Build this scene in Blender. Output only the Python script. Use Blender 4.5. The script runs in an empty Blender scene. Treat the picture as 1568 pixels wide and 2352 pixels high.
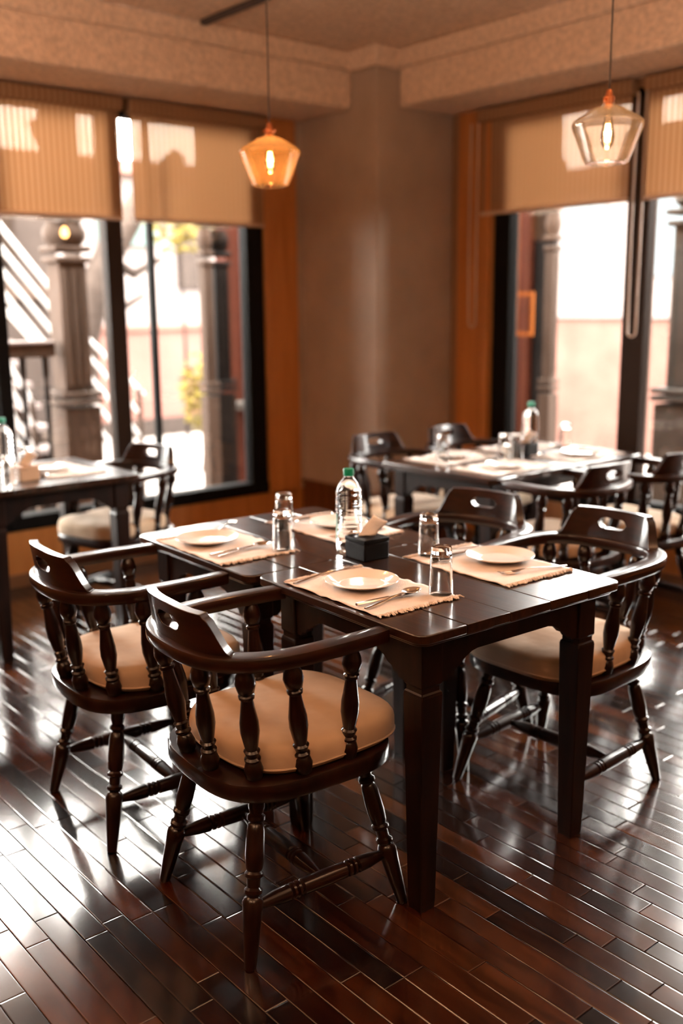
import bpy, bmesh, math, random
from math import pi, sin, cos, radians, sqrt, atan2
from mathutils import Vector, Matrix

random.seed(7)
SC = bpy.context.scene
COL = SC.collection

# ------------------------------------------------------------------ camera, world, lights, exposure
CH = 1.52                                            # camera height
PITCH, ROLL, YAW = radians(11.80), radians(-0.568), radians(50.04)
fw = Vector((cos(YAW) * cos(PITCH), sin(YAW) * cos(PITCH), -sin(PITCH)))
rt0 = Vector((sin(YAW), -cos(YAW), 0)); up0 = rt0.cross(fw)
rt = rt0 * cos(ROLL) + up0 * sin(ROLL); up = -rt0 * sin(ROLL) + up0 * cos(ROLL)
cd = bpy.data.cameras.new('camera'); cam = bpy.data.objects.new('camera', cd); COL.objects.link(cam)
cam.matrix_world = Matrix(((rt.x, up.x, -fw.x, 0), (rt.y, up.y, -fw.y, 0), (rt.z, up.z, -fw.z, CH), (0, 0, 0, 1)))
cd.sensor_fit = 'VERTICAL'; cd.sensor_height = 36.0; cd.sensor_width = 24.0; cd.lens = 2287 / 2352 * 36.0
cd.clip_start = 0.05; cd.clip_end = 200
cd.dof.use_dof = True; cd.dof.focus_distance = 2.45; cd.dof.aperture_fstop = 1.4
SC.camera = cam

SC.view_settings.view_transform = 'Standard'; SC.view_settings.look = 'None'
SC.view_settings.gamma = 1.0; SC.view_settings.use_curve_mapping = False
SC.view_settings.exposure = 0.30
cy = SC.cycles
cy.max_bounces = 8; cy.diffuse_bounces = 3; cy.glossy_bounces = 4; cy.transmission_bounces = 7
cy.transparent_max_bounces = 12; cy.caustics_reflective = False; cy.caustics_refractive = False
cy.use_denoising = True; cy.sample_clamp_indirect = 20.0; cy.blur_glossy = 0.5

SKY = 50.0
w = bpy.data.worlds.new('sky'); SC.world = w; w.use_nodes = True
bg = w.node_tree.nodes['Background']; bg.inputs[0].default_value = (1.0, 0.965, 0.915, 1); bg.inputs[1].default_value = SKY

def light(name, kind, loc, energy, color, **kw):
    l = bpy.data.lights.new(name, kind); l.energy = energy; l.color = color
    for k, v in kw.items(): setattr(l, k, v)
    o = bpy.data.objects.new(name, l); COL.objects.link(o); o.location = loc
    return o
# added upward fill lights, all outside the frame: they wash the stippled ceiling with warm light
for x, y, e, c in ((-0.4, 3.6, 86, (1.0, 0.72, 0.50)), (-1.2, 1.2, 66, (1.0, 0.74, 0.54)), (0.6, -0.6, 56, (1.0, 0.76, 0.57)), (2.9, 0.3, 44, (1.0, 0.74, 0.54))):
    light('ceiling_fill_light', 'AREA', (x, y, 2.1), e * 1.08, c, size=0.35).rotation_euler = (pi, 0, 0)
light('warm_fill_light', 'POINT', (-0.2, 0.8, 2.2), 12, (1.0, 0.66, 0.42), shadow_soft_size=0.10)  # added warm fill, a bare light with no lamp body, out of view
# portals in the window openings: they give no light, they only help to sample the sky
def portal(loc, rot, sx, sy):
    l = bpy.data.lights.new('window_portal', 'AREA'); l.shape = 'RECTANGLE'; l.size = sx; l.size_y = sy
    l.cycles.is_portal = True
    o = bpy.data.objects.new('window_portal', l); COL.objects.link(o); o.location = loc; o.rotation_euler = rot
portal((2.39, 5.36, 1.46), (radians(-90), 0, 0), 2.76, 2.28)
portal((4.83, 2.78, 1.48), (radians(90), 0, radians(90)), 2.76, 2.24)

# ------------------------------------------------------------------ materials
MATS = {}
def nodes(name):
    m = bpy.data.materials.new(name); m.use_nodes = True; MATS[name] = m
    nt = m.node_tree; b = nt.nodes['Principled BSDF']
    return m, nt, b
def N(nt, t, **kw):
    n = nt.nodes.new(t)
    for k, v in kw.items():
        if k.startswith('i_'):
            key = k[2:]; key = int(key) if key.isdigit() else key
            n.inputs[key].default_value = v
        else: setattr(n, k, v)
    return n
def ramp(nt, stops, mode='LINEAR'):
    r = nt.nodes.new('ShaderNodeValToRGB'); r.color_ramp.interpolation = mode
    el = r.color_ramp.elements
    el[0].position, el[0].color = stops[0][0], (*stops[0][1], 1)
    el[1].position, el[1].color = stops[1][0], (*stops[1][1], 1)
    for p, c in stops[2:]:
        e = el.new(p); e.color = (*c, 1)
    return r
def plain(name, col, rough=0.5, metal=0.0, spec=0.5, coat=0.0, bump=0.0, bscale=60, var=0.0, vscale=6, croug=0.08):
    m, nt, b = nodes(name)
    b.inputs['Roughness'].default_value = rough; b.inputs['Metallic'].default_value = metal
    b.inputs['Specular IOR Level'].default_value = spec
    b.inputs['Coat Weight'].default_value = coat; b.inputs['Coat Roughness'].default_value = croug
    tc = N(nt, 'ShaderNodeTexCoord')
    if var:
        n = N(nt, 'ShaderNodeTexNoise', i_Scale=vscale, i_Detail=4.0); nt.links.new(tc.outputs['Object'], n.inputs['Vector'])
        lo = tuple(max(0, c * (1 - var)) for c in col); hi = tuple(c * (1 + var) for c in col)
        r = ramp(nt, [(0.3, lo), (0.7, hi)]); nt.links.new(n.outputs['Fac'], r.inputs[0]); nt.links.new(r.outputs[0], b.inputs['Base Color'])
    else: b.inputs['Base Color'].default_value = (*col, 1)
    if bump:
        n = N(nt, 'ShaderNodeTexNoise', i_Scale=bscale, i_Detail=3.0); nt.links.new(tc.outputs['Object'], n.inputs['Vector'])
        bp = N(nt, 'ShaderNodeBump', i_Strength=bump, i_Distance=0.01); nt.links.new(n.outputs['Fac'], bp.inputs['Height']); nt.links.new(bp.outputs[0], b.inputs['Normal'])
    return m
def wood(name, dark, lite, scale=(3, 40, 40), rough=0.3, coat=0.6, crough=0.12, bump=0.06, spec=0.5):
    m, nt, b = nodes(name)
    tc = N(nt, 'ShaderNodeTexCoord'); mp = N(nt, 'ShaderNodeMapping'); mp.inputs['Scale'].default_value = scale
    nt.links.new(tc.outputs['Object'], mp.inputs['Vector'])
    n = N(nt, 'ShaderNodeTexNoise', i_Scale=1.0, i_Detail=5.0, i_Distortion=0.6); nt.links.new(mp.outputs[0], n.inputs['Vector'])
    r = ramp(nt, [(0.32, dark), (0.72, lite)]); nt.links.new(n.outputs['Fac'], r.inputs[0]); nt.links.new(r.outputs[0], b.inputs['Base Color'])
    n2 = N(nt, 'ShaderNodeTexNoise', i_Scale=9.0, i_Detail=3.0); nt.links.new(tc.outputs['Object'], n2.inputs['Vector'])
    rr = N(nt, 'ShaderNodeMapRange', i_3=rough * 0.75, i_4=rough * 1.35); nt.links.new(n2.outputs['Fac'], rr.inputs[0]); nt.links.new(rr.outputs[0], b.inputs['Roughness'])
    b.inputs['Coat Weight'].default_value = coat; b.inputs['Coat Roughness'].default_value = crough
    b.inputs['Specular IOR Level'].default_value = spec
    if bump:
        bp = N(nt, 'ShaderNodeBump', i_Strength=bump, i_Distance=0.004); nt.links.new(n.outputs['Fac'], bp.inputs['Height']); nt.links.new(bp.outputs[0], b.inputs['Normal'])
    return m
M_CHAIR = wood('chair_wood', (0.0045, 0.0015, 0.0008), (0.0190, 0.0050, 0.0020), scale=(14, 14, 3), rough=0.36, coat=0.60, crough=0.07, spec=0.10)
M_BOW = wood('bow_wood', (0.0075, 0.0023, 0.0011), (0.0300, 0.0082, 0.0032), scale=(8, 8, 30), rough=0.36, coat=0.60, crough=0.10, spec=0.12)
M_TABLE = wood('table_wood', (0.0085, 0.0032, 0.0017), (0.036, 0.0125, 0.0056), scale=(60, 4, 30), rough=0.30, coat=0.75, crough=0.11, bump=0.10, spec=0.2)
M_TLEG = wood('table_leg_wood', (0.0045, 0.0016, 0.0009), (0.0150, 0.0048, 0.0023), scale=(30, 30, 4), rough=0.42, coat=0.15, crough=0.15, spec=0.15)
M_ORANGE = wood('orange_veneer', (0.44, 0.155, 0.032), (0.58, 0.230, 0.060), scale=(18, 18, 1.5), rough=0.42, coat=0.15, crough=0.25, bump=0.03)
M_WAINS = wood('wainscot_wood', (0.10, 0.028, 0.008), (0.17, 0.055, 0.016), scale=(12, 12, 2), rough=0.35, coat=0.3)
M_COLUMN = plain('column_paper', (0.44, 0.325, 0.245), rough=0.62, spec=0.3, bump=0.25, bscale=220, var=0.10, vscale=3)
M_WALL = plain('wall_paint', (0.30, 0.16, 0.08), rough=0.6, bump=0.1, var=0.08)
M_CEIL = plain('ceiling_stipple', (0.78, 0.555, 0.40), rough=0.85, spec=0.2, bump=1.0, bscale=55, var=0.16, vscale=38)
M_BLACK = plain('black_frame', (0.008, 0.0072, 0.007), rough=0.6, spec=0.04)
M_MULL = plain('brown_mullion', (0.030, 0.018, 0.013), rough=0.6, spec=0.04)
M_CREAM = plain('plate_ceramic', (0.81, 0.74, 0.68), rough=0.10, spec=0.6, coat=0.5)
M_MAT = plain('mat_cotton', (0.77, 0.67, 0.60), rough=0.95, spec=0.1, bump=0.5, bscale=420, var=0.07, vscale=20)
M_STEEL = plain('cutlery_steel', (0.62, 0.55, 0.50), rough=0.17, metal=1.0)
M_BOXB = plain('black_leather', (0.004, 0.003, 0.0028), rough=0.5, spec=0.08, bump=0.2, bscale=300)
M_BOXT = plain('tan_leather', (0.42, 0.24, 0.13), rough=0.5)
M_PAPER = plain('tissue_paper', (0.90, 0.87, 0.85), rough=0.9, spec=0.1, bump=0.3, bscale=50)
M_CAP = plain('green_cap', (0.0, 0.26, 0.15), rough=0.35)
M_CAPC = plain('pale_cap', (0.45, 0.60, 0.52), rough=0.4)
M_COPPER = plain('copper_holder', (0.60, 0.20, 0.08), rough=0.3, metal=1.0)
M_CORD = plain('lamp_cord', (0.05, 0.035, 0.03), rough=0.6)
M_CHAIN = plain('blind_chain', (0.50, 0.36, 0.27), rough=0.5)
M_HEM = plain('hem_bar', (0.62, 0.44, 0.32), rough=0.45)
M_SKIRT = plain('skirting', (0.20, 0.085, 0.035), rough=0.35, coat=0.3)

def cushion_mat():
    m, nt, b = nodes('cushion_linen')
    tc = N(nt, 'ShaderNodeTexCoord')
    n = N(nt, 'ShaderNodeTexNoise', i_Scale=7.0, i_Detail=3.0); nt.links.new(tc.outputs['Object'], n.inputs['Vector'])
    r = ramp(nt, [(0.3, (0.46, 0.315, 0.205)), (0.7, (0.55, 0.395, 0.265))]); nt.links.new(n.outputs['Fac'], r.inputs[0]); nt.links.new(r.outputs[0], b.inputs['Base Color'])
    b.inputs['Roughness'].default_value = 0.95; b.inputs['Specular IOR Level'].default_value = 0.1
    b.inputs['Sheen Weight'].default_value = 0.25
    v = N(nt, 'ShaderNodeTexWave', i_Scale=160.0, i_Distortion=1.5); v.bands_direction = 'DIAGONAL'; nt.links.new(tc.outputs['Object'], v.inputs['Vector'])
    n3 = N(nt, 'ShaderNodeTexNoise', i_Scale=9.0, i_Detail=2.0); nt.links.new(tc.outputs['Object'], n3.inputs['Vector'])
    bp = N(nt, 'ShaderNodeBump', i_Strength=0.07, i_Distance=0.001); nt.links.new(v.outputs['Fac'], bp.inputs['Height'])
    bp2 = N(nt, 'ShaderNodeBump', i_Strength=0.5, i_Distance=0.02); nt.links.new(n3.outputs['Fac'], bp2.inputs['Height']); nt.links.new(bp.outputs[0], bp2.inputs['Normal'])
    nt.links.new(bp2.outputs[0], b.inputs['Normal'])
    return m
M_CUSH = cushion_mat()

def floor_mat():
    m, nt, b = nodes('plank_varnish')
    at = N(nt, 'ShaderNodeAttribute', attribute_name='tone')
    ge = N(nt, 'ShaderNodeNewGeometry')
    sep = N(nt, 'ShaderNodeSeparateXYZ'); nt.links.new(ge.outputs['Position'], sep.inputs[0])
    cmb = N(nt, 'ShaderNodeCombineXYZ')
    mx = N(nt, 'ShaderNodeMath', operation='MULTIPLY', i_1=34.0); nt.links.new(sep.outputs[0], mx.inputs[0])
    my = N(nt, 'ShaderNodeMath', operation='MULTIPLY', i_1=5.0); nt.links.new(sep.outputs[1], my.inputs[0])
    mz = N(nt, 'ShaderNodeMath', operation='MULTIPLY', i_1=40.0); nt.links.new(at.outputs['Fac'], mz.inputs[0])
    nt.links.new(mx.outputs[0], cmb.inputs[0]); nt.links.new(my.outputs[0], cmb.inputs[1]); nt.links.new(mz.outputs[0], cmb.inputs[2])
    n = N(nt, 'ShaderNodeTexNoise', i_Scale=1.0, i_Detail=5.0, i_Distortion=0.7); nt.links.new(cmb.outputs[0], n.inputs['Vector'])
    base = ramp(nt, [(0.0, (0.007, 0.0038, 0.0028)), (0.25, (0.0100, 0.0030, 0.0015)), (0.6, (0.023, 0.0058, 0.0021)), (0.85, (0.042, 0.0115, 0.0033)), (1.0, (0.062, 0.0185, 0.0048))])
    nt.links.new(at.outputs['Fac'], base.inputs[0])
    gr = ramp(nt, [(0.30, (0.45, 0.42, 0.40)), (0.66, (1.55, 1.6, 1.6))]); nt.links.new(n.outputs['Fac'], gr.inputs[0])
    mul = N(nt, 'ShaderNodeMixRGB', blend_type='MULTIPLY', i_0=1.0); nt.links.new(base.outputs[0], mul.inputs[1]); nt.links.new(gr.outputs[0], mul.inputs[2])
    nt.links.new(mul.outputs[0], b.inputs['Base Color'])
    n2 = N(nt, 'ShaderNodeTexNoise', i_Scale=7.0, i_Detail=4.0); nt.links.new(ge.outputs['Position'], n2.inputs['Vector'])
    rr = N(nt, 'ShaderNodeMapRange', i_3=0.12, i_4=0.19); nt.links.new(n2.outputs['Fac'], rr.inputs[0]); nt.links.new(rr.outputs[0], b.inputs['Roughness'])
    b.inputs['Specular IOR Level'].default_value = 0.5
    b.inputs['Coat Weight'].default_value = 0.7; b.inputs['Coat Roughness'].default_value = 0.13; b.inputs['Coat IOR'].default_value = 1.6
    n4 = N(nt, 'ShaderNodeTexNoise', i_Scale=14.0, i_Detail=2.0); nt.links.new(ge.outputs['Position'], n4.inputs['Vector'])
    bp = N(nt, 'ShaderNodeBump', i_Strength=0.03, i_Distance=0.006); nt.links.new(n4.outputs['Fac'], bp.inputs['Height']); nt.links.new(bp.outputs[0], b.inputs['Normal'])
    return m
M_FLOOR = floor_mat()

def thin_glass(name, tint=(1, 1, 1), refl=1.0, amber=None, rough=0.0):
    m = bpy.data.materials.new(name); m.use_nodes = True; nt = m.node_tree; nt.nodes.clear()
    out = N(nt, 'ShaderNodeOutputMaterial'); tr = N(nt, 'ShaderNodeBsdfTransparent'); tr.inputs[0].default_value = (*tint, 1)
    gl = N(nt, 'ShaderNodeBsdfGlossy'); gl.inputs['Roughness'].default_value = rough
    fr = N(nt, 'ShaderNodeFresnel', i_IOR=1.5); mm = N(nt, 'ShaderNodeMath', operation='MULTIPLY', i_1=refl, use_clamp=True)
    nt.links.new(fr.outputs[0], mm.inputs[0]); mx = N(nt, 'ShaderNodeMixShader')
    nt.links.new(mm.outputs[0], mx.inputs[0]); nt.links.new(tr.outputs[0], mx.inputs[1]); nt.links.new(gl.outputs[0], mx.inputs[2])
    if amber:
        di = N(nt, 'ShaderNodeBsdfTranslucent'); di.inputs[0].default_value = (*amber[0], 1)
        m2 = N(nt, 'ShaderNodeMixShader', i_0=amber[1]); nt.links.new(mx.outputs[0], m2.inputs[1]); nt.links.new(di.outputs[0], m2.inputs[2])
        mx = m2
    nt.links.new(mx.outputs[0], out.inputs[0])
    return m
M_PANE = thin_glass('window_glass', (0.97, 0.97, 0.96), 1.0)
M_SHADE_A = thin_glass('amber_glass', (1.0, 0.88, 0.72), 1.0, amber=((1.0, 0.64, 0.36), 0.065), rough=0.03)
M_SHADE_B = thin_glass('clear_lamp_glass', (1.0, 0.99, 0.98), 0.8, amber=((1.0, 0.80, 0.66), 0.02), rough=0.03)
M_BULB = thin_glass('bulb_glass', (1.0, 0.9, 0.75), 1.5)
def glass(name, ior, col=(1, 1, 1), rough=0.0):
    m, nt, b = nodes(name)
    b.inputs['Base Color'].default_value = (*col, 1); b.inputs['Transmission Weight'].default_value = 1.0
    b.inputs['IOR'].default_value = ior; b.inputs['Roughness'].default_value = rough
    return m
M_GLASS = glass('tumbler_glass', 1.47, (0.99, 0.985, 0.97))
M_WATER = glass('bottled_water', 1.33, (0.97, 0.99, 0.985))
def emit(name, col, s):
    m = bpy.data.materials.new(name); m.use_nodes = True; nt = m.node_tree; nt.nodes.clear()
    out = N(nt, 'ShaderNodeOutputMaterial'); e = N(nt, 'ShaderNodeEmission'); e.inputs[0].default_value = (*col, 1); e.inputs[1].default_value = s
    nt.links.new(e.outputs[0], out.inputs[0]); return m
M_FIL = emit('filament', (1.0, 0.62, 0.25), 60.0)
M_BULBOUT = emit('outdoor_lamp', (1.0, 0.50, 0.16), 6.0)

def blind_mat(name, axis):
    m = bpy.data.materials.new(name); m.use_nodes = True; nt = m.node_tree; nt.nodes.clear()
    out = N(nt, 'ShaderNodeOutputMaterial'); tc = N(nt, 'ShaderNodeTexCoord'); sep = N(nt, 'ShaderNodeSeparateXYZ')
    nt.links.new(tc.outputs['Object'], sep.inputs[0])
    f = N(nt, 'ShaderNodeMath', operation='MULTIPLY', i_1=2 * pi / 0.034); nt.links.new(sep.outputs[axis], f.inputs[0])
    s = N(nt, 'ShaderNodeMath', operation='SINE'); nt.links.new(f.outputs[0], s.inputs[0])
    mr = N(nt, 'ShaderNodeMapRange', i_1=-0.5, i_2=0.9, i_3=0.0, i_4=1.0); nt.links.new(s.outputs[0], mr.inputs[0])
    c1 = ramp(nt, [(0, (0.42, 0.25, 0.14)), (1, (0.30, 0.155, 0.075))]); nt.links.new(mr.outputs[0], c1.inputs[0])
    c2 = ramp(nt, [(0, (0.60, 0.29, 0.13)), (1, (0.40, 0.17, 0.065))]); nt.links.new(mr.outputs[0], c2.inputs[0])
    df = N(nt, 'ShaderNodeBsdfDiffuse'); nt.links.new(c1.outputs[0], df.inputs[0])
    tl = N(nt, 'ShaderNodeBsdfTranslucent'); nt.links.new(c2.outputs[0], tl.inputs[0])
    a = N(nt, 'ShaderNodeMixShader', i_0=0.115); nt.links.new(df.outputs[0], a.inputs[1]); nt.links.new(tl.outputs[0], a.inputs[2])
    tr = N(nt, 'ShaderNodeBsdfTransparent'); tr.inputs[0].default_value = (1.0, 0.85, 0.72, 1)
    fac = N(nt, 'ShaderNodeMapRange', i_1=0.0, i_2=1.0, i_3=0.020, i_4=0.004); nt.links.new(mr.outputs[0], fac.inputs[0])
    b = N(nt, 'ShaderNodeMixShader'); nt.links.new(fac.outputs[0], b.inputs[0]); nt.links.new(a.outputs[0], b.inputs[1]); nt.links.new(tr.outputs[0], b.inputs[2])
    nt.links.new(b.outputs[0], out.inputs[0]); return m
M_BLIND_X = blind_mat('blind_stripes_x', 0)
M_BLIND_Y = blind_mat('blind_stripes_y', 1)

# outdoors
M_PAVE = plain('outdoor_paving', (0.1728, 0.1536, 0.1440), rough=0.9, var=0.1)
M_TERRA = plain('terracotta_wall', (0.1104, 0.0552, 0.0456), rough=0.9, var=0.10, vscale=1.5)
M_TERRA2 = plain('pink_brick', (0.1008, 0.0528, 0.0422), rough=0.9, var=0.14, vscale=3)
M_OUTWOOD = wood('carved_timber', (0.0096, 0.0062, 0.0048), (0.0192, 0.0130, 0.0096), scale=(20, 20, 2), rough=0.6, coat=0)
M_OUTWOOD2 = wood('grey_timber', (0.0278, 0.0192, 0.0149), (0.0432, 0.0298, 0.0235), scale=(20, 20, 2), rough=0.7, coat=0)
M_TREAD = plain('stair_tread', (0.0288, 0.0221, 0.0192), rough=0.8, var=0.1)
M_RAIL = plain('white_rail', (0.3840, 0.3840, 0.3840), rough=0.4)
M_BARK = plain('tree_bark', (0.0288, 0.0216, 0.0182), rough=0.9, bump=0.6, bscale=20, var=0.25)
M_LEAF = plain('yellow_leaf', (0.1248, 0.0960, 0.0240), rough=0.7)
M_TEAL = plain('teal_paint', (0.0480, 0.0696, 0.0672), rough=0.8)
M_OFFW = plain('offwhite_render', (0.1152, 0.0960, 0.0912), rough=0.9, var=0.06)
M_DKSTONE = plain('grey_stone', (0.0288, 0.0250, 0.0221), rough=0.8, bump=0.4, bscale=30, var=0.2)
M_ORPAINT = plain('orange_paint', (0.0672, 0.0192, 0.0048), rough=0.6, var=0.15)
M_REDPAINT = plain('red_paint', (0.0245, 0.0058, 0.0029), rough=0.6, var=0.15)
M_NEON = plain('orange_bar', (0.1056, 0.0288, 0.0038), rough=0.4)
M_OUTDARK = plain('dark_shop', (0.0039, 0.0028, 0.0024), rough=0.6, var=0.3)
M_BLUE = plain('blue_paint', (0.0624, 0.0768, 0.0840), rough=0.6)

for n_ in ('outdoor_paving', 'terracotta_wall', 'pink_brick', 'carved_timber', 'grey_timber', 'stair_tread', 'white_rail', 'tree_bark', 'yellow_leaf', 'teal_paint', 'offwhite_render', 'grey_stone', 'orange_paint', 'red_paint', 'orange_bar', 'dark_shop', 'blue_paint'):
    MATS[n_].node_tree.nodes['Principled BSDF'].inputs['Specular IOR Level'].default_value = 0.03

# ------------------------------------------------------------------ helpers
def link(name, bm, mat, parent=None, smooth=False, bevel=0, label=None, bseg=2):
    me = bpy.data.meshes.new(name); bmesh.ops.recalc_face_normals(bm, faces=bm.faces[:]); bm.to_mesh(me); bm.free()
    if mat: me.materials.append(mat)
    if smooth:
        for p in me.polygons: p.use_smooth = True
        try: me.set_sharp_from_angle(angle=radians(38))
        except Exception: pass
    o = bpy.data.objects.new(name, me); COL.objects.link(o)
    if parent: o.parent = parent
    if bevel:
        md = o.modifiers.new('bevel', 'BEVEL'); md.width = bevel; md.segments = bseg; md.limit_method = 'ANGLE'; md.angle_limit = radians(40)
        if not smooth:
            for p in me.polygons: p.use_smooth = True
            try: me.set_sharp_from_angle(angle=radians(38))
            except Exception: pass
    if label: o['label'] = label
    return o
def thing(name, label, cat, loc=(0, 0, 0), rz=0, group=None):
    o = bpy.data.objects.new(name, None); COL.objects.link(o); o.location = loc; o.rotation_euler = (0, 0, rz); o.empty_display_size = 0.1
    o['label'] = label; o['category'] = cat
    if group: o['group'] = group
    return o
def tag(o, label, cat, group=None):
    o['label'] = label; o['category'] = cat
    if group: o['group'] = group
    return o
def st(o): o['kind'] = 'structure'; return o
def sempty(name):
    o = bpy.data.objects.new(name, None); COL.objects.link(o); o['kind'] = 'structure'; return o
def box(bm, x0, x1, y0, y1, z0, z1):
    v = [bm.verts.new(p) for p in ((x0, y0, z0), (x1, y0, z0), (x1, y1, z0), (x0, y1, z0), (x0, y0, z1), (x1, y0, z1), (x1, y1, z1), (x0, y1, z1))]
    for f in ((0, 3, 2, 1), (4, 5, 6, 7), (0, 1, 5, 4), (1, 2, 6, 5), (2, 3, 7, 6), (3, 0, 4, 7)): bm.faces.new([v[i] for i in f])
    return v
def boxobj(name, d, mat, parent=None, bevel=0, label=None):
    bm = bmesh.new(); box(bm, *d); return link(name, bm, mat, parent, bevel=bevel, label=label)
def lathe(bm, prof, seg=20, M=None, cap=True):
    """prof: list of (r, z) from bottom to top"""
    rings = []
    for r, z in prof:
        if r < 1e-5: rings.append([bm.verts.new((0, 0, z))])
        else: rings.append([bm.verts.new((r * cos(2 * pi * i / seg), r * sin(2 * pi * i / seg), z)) for i in range(seg)])
    for a, b in zip(rings, rings[1:]):
        for i in range(seg):
            j = (i + 1) % seg
            if len(a) == 1 and len(b) == 1: continue
            if len(a) == 1: bm.faces.new((a[0], b[i], b[j]))
            elif len(b) == 1: bm.faces.new((a[i], a[j], b[0]))
            else: bm.faces.new((a[i], a[j], b[j], b[i]))
    if cap:
        if len(rings[0]) > 1: bm.faces.new(rings[0][::-1])
        if len(rings[-1]) > 1: bm.faces.new(rings[-1])
    vs = [v for r in rings for v in r]
    if M is not None: bmesh.ops.transform(bm, matrix=M, verts=vs)
    return vs
def between(p0, p1):
    p0, p1 = Vector(p0), Vector(p1); d = p1 - p0; L = d.length
    q = Vector((0, 0, 1)).rotation_difference(d.normalized())
    return Matrix.Translation(p0) @ q.to_matrix().to_4x4(), L
def turned(bm, p0, p1, prof, seg=16):
    """prof: list of (fraction, radius)"""
    M, L = between(p0, p1); lathe(bm, [(r, t * L) for t, r in prof], seg, M)
def tube(bm, pts, r, seg=8):
    rings = []
    n = len(pts); pts = [Vector(p) for p in pts]
    prev = None
    for i, p in enumerate(pts):
        t = (pts[min(i + 1, n - 1)] - pts[max(i - 1, 0)]).normalized()
        a = t.cross(Vector((0, 0, 1)))
        if a.length < 1e-3: a = t.cross(Vector((0, 1, 0)))
        a.normalize()
        if prev is not None and a.dot(prev) < 0: a = -a
        prev = a; b = t.cross(a)
        rr = r[i] if isinstance(r, (list, tuple)) else r
        rings.append([bm.verts.new(p + (a * cos(2 * pi * k / seg) + b * sin(2 * pi * k / seg)) * rr) for k in range(seg)])
    for A, B in zip(rings, rings[1:]):
        for k in range(seg): bm.faces.new((A[k], A[(k + 1) % seg], B[(k + 1) % seg], B[k]))
    bm.faces.new(rings[0][::-1]); bm.faces.new(rings[-1])
def prism(bm, pts, z0, z1):
    a = [bm.verts.new((x, y, z0)) for x, y in pts]; b = [bm.verts.new((x, y, z1)) for x, y in pts]
    bm.faces.new(a[::-1]); bm.faces.new(b); n = len(pts)
    for i in range(n): bm.faces.new((a[i], a[(i + 1) % n], b[(i + 1) % n], b[i]))
def copy_tree(o, parent=None):
    c = o.copy(); COL.objects.link(c)
    if parent: c.parent = parent
    for ch in list(o.children): copy_tree(ch, c)
    return c

# ------------------------------------------------------------------ room shell
YW, XW = 5.232, 4.704            # inner faces of the left (window) wall and the right (window) wall
ZSOF, ZCEIL = 2.640, 2.957
XB, YB = -3.0, -3.0
# floor slab and planks
floor = st(boxobj('floor', (XB, XW + 0.2, YB, YW + 0.2, -0.05, -0.012), plain('sub_floor', (0.01, 0.007, 0.005), rough=0.8)))
PITCHW = 0.0620
def plank_bm(bm, x0, x1, y0, y1, dz=0.0):
    """one board: sides, a worn rounded edge in two steps, and a top that is not quite level"""
    tx, ty = random.uniform(-.006, .006), random.uniform(-.0012, .0012); cx, cy_ = (x0 + x1) / 2, (y0 + y1) / 2
    def ring(b, z, tilt=1): return [bm.verts.new((x, y, z + dz + tilt * ((x - cx) * tx + (y - cy_) * ty))) for x, y in ((x0 + b, y0 + b), (x1 - b, y0 + b), (x1 - b, y1 - b), (x0 + b, y1 - b))]
    R = [ring(0, -0.012, 0), ring(0, -0.0010), ring(.0010, -0.00022), ring(.0030, 0)]
    bm.faces.new(R[-1])
    for A, B in zip(R, R[1:]):
        for i in range(4): bm.faces.new((A[i], A[(i + 1) % 4], B[(i + 1) % 4], B[i]))
rows = []
i0 = int((XB - 0.845) / PITCHW); i1 = int((XW - 0.845) / PITCHW) + 1
last = None
for i in range(i0, i1):
    x0 = 0.845 + i * PITCHW; x1 = min(x0 + PITCHW, XW)
    y = YB - random.random() * 0.35
    js = []
    while y < YW:
        L = random.choice((0.24, 0.31, 0.36, 0.42, 0.50, 0.60))
        y2 = y + L
        if last and random.random() < 0.30:                # joints often line up with the row beside
            c = min(last, key=lambda q: abs(q - y2))
            if abs(c - y2) < 0.07 and c - y > 0.2: y2 = c
        js.append((max(y, YB), min(y2, YW))); y = y2
    last = [b for a, b in js]
    for a, b in js:
        if b - a > 0.03: rows.append((x0 + 0.0006, x1 - 0.0006, a + 0.0006, b - 0.0006))
def screen_size(r):
    c = Vector(((r[0] + r[1]) / 2, (r[2] + r[3]) / 2, 0)) - Vector((0, 0, CH))
    d = c.dot(fw)
    if d < 0.3: return 0
    X = c.dot(rt) / d * 2287; Y = -c.dot(up) / d * 2287
    if abs(X) > 784 + 40 or Y > 1176 + 60: return 0
    return (r[1] - r[0]) * (r[3] - r[2]) * CH / (c.length * d * d)
rows.sort(key=screen_size, reverse=True)
tone_of = lambda: min(1, max(0, random.choice((random.gauss(0.45, 0.16), random.gauss(0.45, 0.16), random.uniform(0, 0.15), random.gauss(0.8, 0.1)))))
def set_tone(me, vals):
    a = me.attributes.new('tone', 'FLOAT', 'FACE'); a.data.foreach_set('value', vals)
for k, r in enumerate(rows[:300]):
    bm = bmesh.new(); plank_bm(bm, *r, dz=random.uniform(-0.0004, 0.0004))
    o = link('plank', bm, M_FLOOR, floor); set_tone(o.data, [tone_of()] * len(o.data.polygons))
bm = bmesh.new(); tones = []
for r in rows[300:]:
    n0 = len(bm.faces); plank_bm(bm, *r, dz=random.uniform(-0.0004, 0.0004)); t = tone_of(); tones += [t] * (len(bm.faces) - n0)
o = link('planks', bm, M_FLOOR, floor); o['kind'] = 'stuff'; set_tone(o.data, tones)

st(boxobj('ceiling', (XB, XW, YB, YW, ZCEIL, ZCEIL + 0.1), M_CEIL))
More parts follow.
